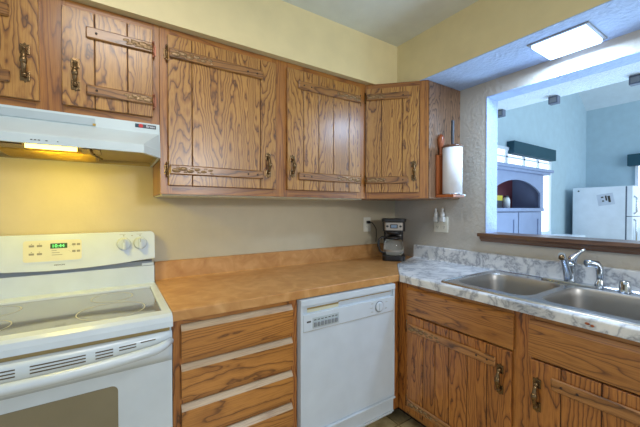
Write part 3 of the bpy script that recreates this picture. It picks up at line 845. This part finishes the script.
# raised bead along the outer edge and round each bowl, deck slightly lower between
vb = ringv(outer, ZR+0.003); vb2 = ringv(shrink(outer, 0.022, 0.014), ZR+0.003); vo = ringv(shrink(outer, 0.040, 0.026), ZR-0.001)
bridge(vb, vb2, False); bridge(vb2, vo, False)
v1 = ringv(b1, ZR); v2 = ringv(b2, ZR)
bmesh.ops.triangle_fill(bm, edges=ringe(vo)+ringe(v1)+ringe(v2), use_beauty=True)
# outer lip
def inset(pts, d, c):
    return [(c[0]+(x-c[0])*(1-d), c[1]+(y-c[1])*(1-d)) for x, y in pts]
lo = ringv([(co[0]+(x-co[0])*1.012, co[1]+(y-co[1])*1.008) for x, y in outer], ZT+0.0005)
bridge(vb, lo)
rim = bmesh.ops.recalc_face_normals(bm, faces=bm.faces[:])
obj('rim', bm, 'steel', t)
for nm, pts in (('bowl', b1), ('bowl', b2)):
    bm = BM(); c = (sum(p[0] for p in pts)/len(pts), sum(p[1] for p in pts)/len(pts))
    prev = ringv(pts, ZR)
    for d, z in ((0.012, 0.9165), (0.028, 0.908), (0.045, 0.88), (0.07, 0.80), (0.09, 0.755), (0.13, 0.738), (0.22, 0.731), (0.80, 0.727)):
        nx = ringv(inset(pts, d, c), z); bridge(prev, nx); prev = nx
    bm.faces.new(prev)
    bmesh.ops.recalc_face_normals(bm, faces=bm.faces[:])
    bw = obj('bowl', bm, 'bowl_steel', t)
    bm = BM(); lathe(bm, [(0.056, 0.727), (0.056, 0.7305), (0.045, 0.7315), (0.04, 0.729), (0.012, 0.728)], (c[0], c[1], 0), 28); obj('drain', bm, 'chrome', bw)

# ================================================================== FAUCET SET
ZF = ZR+0.0008
t = thing('kitchen_faucet', 'chrome single-lever kitchen faucet standing on the back ledge of the sink', 'faucet', (-0.076, -1.287, ZF))
bm = BM(); prism(bm, rrect(-0.032, 0.012, -0.130, 0.130, 0.0215, 8), 'z', 0.0, 0.010, bev=0.003); obj('base_plate', bm, 'chrome', t)
bm = BM(); lathe(bm, [(0.026, 0.009), (0.025, 0.02), (0.022, 0.03), (0.021, 0.085), (0.024, 0.092), (0.023, 0.102), (0.014, 0.112)], (-0.008, 0, 0), 28); obj('body', bm, 'chrome', t)
bm = BM(); tube(bm, [(-0.010, 0.004, 0.012), (-0.030, 0.004, 0.050), (-0.062, 0.002, 0.095), (-0.100, -0.002, 0.135), (-0.122, -0.005, 0.152), (-0.140, -0.008, 0.156)], [0.021, 0.019, 0.0165, 0.015, 0.0145, 0.0145], 18)
sp = obj('spout', bm, 'chrome', t)
bm = BM(); tube(bm, [(-0.134, -0.007, 0.152), (-0.146, -0.009, 0.140)], 0.012, 16); obj('aerator', bm, 'brass', sp)
bm = BM(); tube(bm, [(0.0, 0.0, 0.108), (0.002, -0.008, 0.128), (0.006, -0.022, 0.148), (0.010, -0.040, 0.168), (0.012, -0.054, 0.180)], [0.024, 0.020, 0.012, 0.008, 0.005], 14); obj('lever', bm, 'chrome', t)
t = thing('side_sprayer', 'chrome hand sprayer standing right of the faucet on the sink ledge', 'sprayer', (-0.066, -1.400, ZF))
t.location.z = ZF+0.0102
bm = BM(); lathe(bm, [(0.021, 0.0), (0.018, 0.012), (0.014, 0.02), (0.012, 0.045)], n=24); obj('holder', bm, 'chrome', t)
bm = BM(); tube(bm, [(0, 0, 0.030), (0.0, 0.001, 0.07), (-0.002, 0.003, 0.090), (-0.012, 0.011, 0.103), (-0.026, 0.026, 0.106), (-0.042, 0.044, 0.104)], [0.014, 0.015, 0.017, 0.018, 0.016, 0.017], 14); obj('spray_head', bm, 'chrome', t)
t = thing('air_gap', 'short chrome air gap cap right of the sprayer on the sink ledge', 'air gap', (-0.072, -1.492, ZF))
bm = BM(); lathe(bm, [(0.026, 0.0), (0.026, 0.004), (0.021, 0.006), (0.021, 0.044), (0.019, 0.050), (0.012, 0.052)], n=28); obj('cap', bm, 'chrome', t)
bm = BM(); box(bm, -0.0225, -0.018, -0.004, 0.004, 0.012, 0.036); obj('vent', bm, 'dark_slot', t)
t = tag(obj('sink_hole_cover', lathe(BM(), [(0.024, 0.0), (0.024, 0.004), (0.015, 0.010), (0.004, 0.012)], n=24), 'dark_grey'), 'small dark round sink hole cover right of the air gap', 'hole cover')
t.location = (-0.068, -1.568, ZF)

# ================================================================== COFFEE MAKER
t = thing('coffee_maker', 'small black and silver drip coffee maker in the counter corner', 'coffee maker', (-0.240, -0.212, ZT+0.0003), -45)
t.scale = (1.14, 1.10, 0.99)
bm = BM(); prism(bm, rrect(-0.074, 0.074, -0.090, 0.085, 0.035), 'z', 0.0, 0.040, bev=0.006)
obj('base', bm, 'black', t)
bm = BM(); prism(bm, rrect(-0.066, 0.066, 0.040, 0.085, 0.020), 'z', 0.036, 0.24, bev=0.004); wt = obj('water_tank', bm, 'black', t)
bm = BM(); box(bm, -0.050, 0.050, 0.0375, 0.0405, 0.05, 0.19, 0.001, 1); obj('tank_reflector', bm, 'silver', wt)  # added reflector plate, brightens the carafe glass from behind
bm = BM()
prism(bm, rrect(-0.074, 0.074, -0.080, 0.085, 0.035), 'z', 0.222, 0.296, bev=0.006)
prism(bm, rrect(-0.080, 0.080, -0.084, 0.088, 0.035), 'z', 0.294, 0.320, bev=0.008)
lathe(bm, [(0.045, 0.196), (0.060, 0.224)], (0, -0.02, 0), 28)
hd = obj('brew_head', bm, 'black', t)
bm = BM(); prism(bm, rrect(-0.060, 0.060, -0.0835, -0.04, 0.015), 'z', 0.232, 0.290, bev=0.002); obj('control_panel', bm, 'silver', hd)
bm = BM(); box(bm, -0.024, 0.024, -0.0855, -0.082, 0.247, 0.277, 0.001, 1); obj('display_frame', bm, 'black', hd)
bm = BM(); box(bm, -0.018, 0.018, -0.0865, -0.084, 0.252, 0.272); obj('display', bm, 'blue_lcd', hd)
bm = BM()
for x in (-0.042, 0.042): lathe(bm, [(0.008, -0.082), (0.008, -0.087)], (x, 0, 0.262), 16, 'y')
obj_each('button', bm, 'black', hd)
bm = BM()
lathe(bm, [(0.054, 0.042), (0.064, 0.052), (0.067, 0.09), (0.062, 0.13), (0.050, 0.160), (0.050, 0.168)], (0, -0.022, 0), 32)
cf = obj('carafe', bm, 'glass', t)
bm = BM(); lathe(bm, [(0.048, 0.160), (0.050, 0.168), (0.048, 0.182), (0.03, 0.190)], (0, -0.022, 0), 28); obj('lid', bm, 'black', cf)
bm = BM(); lathe(bm, [(0.0675, 0.070), (0.0675, 0.082)], (0, -0.022, 0), 32, cap=False)
for k in range(4): box(bm, -0.016, 0.016, -0.0905, -0.0880, 0.092+0.010*k, 0.0935+0.010*k)
obj('carafe_band', bm, 'silver', cf)
bm = BM(); tube(bm, [(-0.040, -0.030, 0.172), (-0.075, -0.045, 0.176), (-0.098, -0.052, 0.155), (-0.100, -0.052, 0.11), (-0.090, -0.050, 0.07), (-0.066, -0.042, 0.055), (-0.050, -0.036, 0.060)], 0.0085, 10); obj('carafe_handle', bm, 'black', cf)
# outlet, plug and cord
def outlet(name, label, loc, rz, w, duplex_x):
    t = thing(name, label, 'outlet', loc, rz)
    bm = BM(); prism(bm, rrect(-w/2, w/2, -0.058, 0.058, 0.006), 'y', -0.006, -0.0003, bev=0.0015); pl_ = obj('cover_plate', bm, 'outlet', t)
    for dx in duplex_x:
        for dz in (-0.020, 0.020):
            bm = BM(); prism(bm, rrect(dx-0.016, dx+0.016, dz-0.014, dz+0.014, 0.008), 'y', -0.0085, -0.005); s = obj('socket', bm, 'outlet', pl_)
            bm = BM()
            for q in (-0.006, 0.006): box(bm, dx+q-0.001, dx+q+0.001, -0.0090, -0.0082, dz-0.002, dz+0.007)
            lathe(bm, [(0.0022, -0.0090), (0.0022, -0.0082)], (dx, 0, dz-0.007), 8, 'y')
            # slots stay on the plate as their own small pieces
            obj_each('socket_slot', bm, 'ink', pl_)
    return t
outlet('wall_outlet', 'single ivory outlet on the back wall left of the coffee maker', (-0.326, -0.0, 1.177), 0, 0.075, (0,))
t = thing('power_cord', 'black coffee maker cord with plug in the back wall outlet', 'cord', (-0.326, -0.0090, 1.197))
bm = BM(); box(bm, -0.012, 0.012, -0.024, -0.0001, -0.011, 0.011, 0.004); obj('plug', bm, 'black', t)
bm = BM(); tube(bm, [(0, -0.020, 0.0), (0.018, -0.036, -0.004), (0.036, -0.040, -0.026), (0.058, -0.040, -0.055), (0.064, -0.036, -0.10), (0.060, -0.034, -0.16)], 0.0035, 8); obj('cable', bm, 'black', t)
outlet('double_outlet', 'wide double ivory outlet on the right wall below the corner cabinet', (0.0, -0.463, 1.188), -90, 0.118, (-0.028, 0.028))
t = thing('air_freshener', 'clear plug-in air fresheners in the top of the double outlet', 'air freshener', (-0.009, -0.463, 1.222), -90)
for dx in (-0.028, 0.028):
    bm = BM(); box(bm, dx-0.015, dx+0.015, -0.030, -0.0003, -0.014, 0.022, 0.006)
    p = obj('plug_body', bm, 'clear', t)
    bm = BM(); lathe(bm, [(0.014, 0.020), (0.017, 0.035), (0.014, 0.055), (0.007, 0.063), (0.007, 0.074), (0.011, 0.080), (0.004, 0.088)], (dx, -0.018, 0), 16); obj('oil_vial', bm, 'clear', p)

# ================================================================== PAPER TOWEL HOLDER on the corner cabinet's side
t = thing('towel_holder', 'reddish wooden paper towel holder fixed to the side of the corner cabinet', 'paper towel holder', (-0.205, -0.6132, 1.3735))
bm = BM()
box(bm, -0.068, 0.030, -0.0155, 0.0, 0.024, 0.285, 0.005)
obj('back_board', bm, 'red_wood', t)
bm = BM(); lathe(bm, [(0.010, 0.28), (0.012, 0.30), (0.009, 0.315), (0.014, 0.335), (0.021, 0.36), (0.023, 0.385), (0.018, 0.41), (0.008, 0.422)], (-0.030, -0.012, 0), 20); obj('knob', bm, 'red_wood', t)
bm = BM(); box(bm, -0.068, 0.05, -0.130, 0.0, 0.004, 0.022, 0.004); obj('shelf', bm, 'red_wood', t)
bm = BM(); lathe(bm, [(0.064, 0.0225), (0.064, 0.0275)], (0.0, -0.078, 0), 32); box(bm, 0.05, 0.10, -0.11, -0.04, 0.012, 0.0275, 0.003); obj('foot_plate', bm, 'steel', t)
bm = BM(); lathe(bm, [(0.010, 0.0275), (0.010, 0.500), (0.008, 0.505)], (0.0, -0.078, 0), 16); obj('rod', bm, 'dark_grey', t)
bm = BM(); lathe(bm, [(0.0125, 0.326), (0.062, 0.326), (0.062, 0.338), (0.058, 0.341), (0.0125, 0.341)], (0.0, -0.078, 0), 32, cap=False); obj('top_disc', bm, 'dark_wood', t)
bm = BM(); lathe(bm, [(0.020, 0.0280), (0.060, 0.0280), (0.060, 0.3255), (0.020, 0.3255), (0.020, 0.0280)], (0, 0, 0), 40, cap=False)
r = obj('paper_towel_roll', bm, 'paper'); tag(r, 'white paper towel roll on the holder beside the corner cabinet', 'paper towel roll'); r.location = (-0.205, -0.6912, 1.3737)

# ================================================================== SOFFIT LAMP
t = thing('recessed_lamp', 'lit square recessed lamp with grey trim in the soffit above the sink', 'ceiling light', (-0.160, -1.285, ZS))
bm = BM(); w = 0.125
for a in ((-w, w, -w, -w+0.014), (-w, w, w-0.014, w), (-w, -w+0.014, -w+0.014, w-0.014), (w-0.014, w, -w+0.014, w-0.014)): box(bm, a[0], a[1], a[2], a[3], -0.006, 0.030, 0.0015, 1)
obj('trim', bm, 'grey_plastic', t)
bm = BM(); box(bm, -w+0.014, w-0.014, -w+0.014, w-0.014, -0.024, 0.004, 0.012, 3); obj('diffuser', bm, 'lamp', t)

# ================================================================== DINING ROOM
t = thing('display_hutch', 'grey-blue hutch with arched niche seen through the pass-through', 'hutch', (0, -0.10, 0))
HX0, HX1, HT = 1.30, 2.62, 1.74
bm = BM()
box(bm, HX0, HX1, 0.02, 0.385, 0.0, 1.30)
box(bm, HX0, HX0+0.04, 0.02, 0.385, 1.30, HT); box(bm, HX1-0.04, HX1, 0.02, 0.385, 1.30, HT)
box(bm, HX0, HX1, 0.02, 0.385, HT-0.03, HT)
# arched fascia
pts = [(HX0, 1.30), (HX0, HT), (HX1, HT), (HX1, 1.30), (HX1-0.085, 1.30)]
na = 16; xa, xb = HX0+0.085, HX1-0.085
for i in range(na+1):
    q = i/na; x = xb+(xa-xb)*q; pts.append((x, 1.50+0.15*math.sin(PI*q)**0.7))
pts.append((xa, 1.30))
prism(bm, pts, 'y', 0.0, 0.022)
box(bm, HX0, HX1, -0.012, 0.02, 1.275, 1.315, 0.004)
obj('case', bm, 'hutch', t)
bm = BM(); box(bm, HX0+0.04, HX1-0.04, 0.36, 0.384, 1.30, HT-0.03); obj('back_panel', bm, 'niche', t)
bm = BM(); box(bm, HX0-0.03, HX1+0.08, -0.05, 0.385, HT, HT+0.03, 0.004); box(bm, HX0-0.05, HX1+0.12, -0.075, 0.385, HT+0.03, HT+0.065, 0.006); obj('crown', bm, 'hutch', t)
wd = 0.56
for i, (a, b) in enumerate(((HX0+0.04, 1.925), (1.945, 2.535))):
    bm = BM(); 
    for q in ((a, a+0.09), (b-0.09, b)): box(bm, q[0], q[1], -0.018, 0.0, 0.55, 1.262, 0.003)
    box(bm, a+0.0895, b-0.0895, -0.0175, 0.0, 1.18, 1.262); box(bm, a+0.0895, b-0.0895, -0.0175, 0.0, 0.55, 0.64); box(bm, a+0.085, b-0.085, -0.006, 0.015, 0.60, 1.22)
    obj('door', bm, 'hutch', t)
bm = BM(); box(bm, HX0+0.03, HX1-0.03, -0.016, 0.0, 0.08, 0.53, 0.004); obj('drawer', bm, 'hutch', t)
bm = BM(); lathe(bm, [(0.04, 0.0), (0.04, 0.10), (0.03, 0.125), (0.022, 0.13)], n=20); lathe(bm, [(0.024, 0.13), (0.024, 0.15)], n=20, mi=1)
j = tag(obj('storage_jar', bm, ['paper', 'dark_grey']), 'small white jar standing in the hutch niche', 'jar'); j.location = (1.95, 0.03, 1.3155)
bm = BM(); box(bm, -0.07, 0.07, -0.04, 0.04, 0.0, 0.15, 0.004); box(bm, -0.0705, 0.0705, -0.0405, 0.0405, 0.09, 0.15, mi=1)
j = tag(obj('yellow_box', bm, ['dark_grey', 'yellow']), 'yellow topped box standing left of the jar in the hutch niche', 'box'); j.location = (1.83, 0.09, 1.3155)
# window behind the hutch
bm = BM()
box(bm, 1.9, 3.86, 0.268, 0.300, 2.11, 2.15); box(bm, 1.9, 3.86, 0.268, 0.300, 0.9, 0.95)
for x in (1.9, 2.42, 2.92, 3.36, 3.80): box(bm, x, x+0.045, 0.268, 0.300, 0.95, 2.11)
box(bm, 1.94, 3.80, 0.268, 0.300, 2.01, 2.03)
box(bm, 1.94, 3.80, 0.290, 0.300, 0.95, 2.11, mi=1)
struct('window_2', bm, ['fridge', 'sky_pane'])
bm = BM(); box(bm, 2.50, 3.83, 0.20, 0.30, 2.065, 2.235, 0.004)
tag(obj('window_valance', bm, 'teal'), 'dark teal box valance on the wall above the hutch', 'valance', 'dark teal window valances')
bm = BM()
box(bm, 5.40, 5.43, -1.4, -0.42, 2.06, 2.10); box(bm, 5.40, 5.43, -1.4, -0.42, 0.95, 1.0); box(bm, 5.40, 5.43, -0.42, -0.38, 0.95, 2.10); box(bm, 5.40, 5.43, -0.95, -0.91, 0.95, 2.10)
box(bm, 5.42, 5.43, -1.4, -0.42, 1.0, 2.06, mi=1)
struct('window_3', bm, ['fridge', 'sky_pane'])
bm = BM(); box(bm, 5.30, 5.43, -1.5, -0.30, 2.04, 2.235, 0.004)
tag(obj('window_valance', bm, 'teal'), 'dark teal box valance on the far wall above the refrigerator', 'valance', 'dark teal window valances')
# refrigerator
t = thing('refrigerator', 'white top-freezer refrigerator standing beyond the pass-through', 'refrigerator', (4.45, 0.18, 0))
bm = BM(); box(bm, 0.0, 0.74, -0.655, 0.0, 0.04, 1.655, 0.006); box(bm, 0.03, 0.71, -0.64, -0.02, 0.0, 0.05); obj('cabinet', bm, 'fridge', t)
bm = BM(); box(bm, 0.006, 0.734, -0.672, -0.655, 0.06, 1.65); obj('gasket', bm, 'rubber', t)
for nm, a, b in (('freezer_door', 1.195, 1.655), ('fridge_door', 0.06, 1.185)):
    bm = BM(); box(bm, 0.0, 0.74, -0.735, -0.672, a, b, 0.008); dd = obj(nm, bm, 'fridge', t)
    bm = BM()
    z0, z1 = (1.23, 1.50) if nm == 'freezer_door' else (0.80, 1.15)
    tube(bm, [(0.07, -0.733, z0), (0.07, -0.765, z0+0.03), (0.07, -0.765, z1-0.03), (0.07, -0.733, z1)], 0.012, 10)
    obj('handle', bm, 'steel', dd)
bm = BM(); box(bm, -0.0022, -0.0002, -0.10, 0.10, -0.09, 0.09)
n_ = tag(obj('paper_note', bm, 'note_paper'), 'grey printed paper held on the side of the refrigerator', 'paper'); n_.location = (4.45, -0.245, 1.455); n_.rotation_euler = (-0.16, 0, 0)
bm = BM()
for a in ((0.02, 0.05, 0.03, 0.05), (-0.06, -0.03, -0.05, 0.05), (0.02, 0.045, -0.03, -0.01), (-0.02, 0.0, -0.02, 0.06)): box(bm, -0.0035, -0.0022, a[0], a[1], a[2], a[3])
p = obj('print', bm, 'ink', n_)
bm = BM(); lathe(bm, [(0.012, -0.006), (0.012, -0.0003)], n=14, axis='x')
m_ = tag(obj('round_magnet', bm, 'dark_grey'), 'small round magnet at the upper left of the refrigerator side', 'magnet'); m_.location = (4.45, 0.10, 1.60)
# low white cabinet between hutch and refrigerator
t = thing('low_white_cabinet', 'low white cabinet standing between the hutch and the refrigerator', 'cabinet', (3.40, 0.12, 0))
bm = BM(); box(bm, 0.0, 0.62, -0.22, 0.14, 0.0, 0.87, 0.004); obj('case', bm, 'fridge', t)
bm = BM(); box(bm, -0.02, 0.64, -0.24, 0.145, 0.87, 0.90, 0.004); obj('top', bm, 'fridge', t)
bm = BM(); box(bm, 0.02, 0.60, -0.236, -0.22, 0.06, 0.85, 0.003); obj('door', bm, 'fridge', t)
# small square spot blocks under the plaster band
for y, lb in ((-0.705, 'left'), (-1.045, 'middle'), (-1.43, 'right')):
    bm = BM(); box(bm, -0.022, 0.022, -0.026, 0.026, -0.048, -0.0003, 0.003); box(bm, -0.0228, -0.021, -0.018, 0.018, -0.040, -0.010, mi=1)
    o = obj('metal_bracket', bm, ['rubber', 'grey_plastic'])
    tag(o, {'left': 'leftmost small grey bracket under the plaster band above the hutch', 'middle': 'middle small grey bracket under the plaster band', 'right': 'rightmost small grey bracket under the plaster band, above the refrigerator'}[lb], 'bracket', 'brackets under the plaster band')
    o.location = (0.36, y, 2.035)
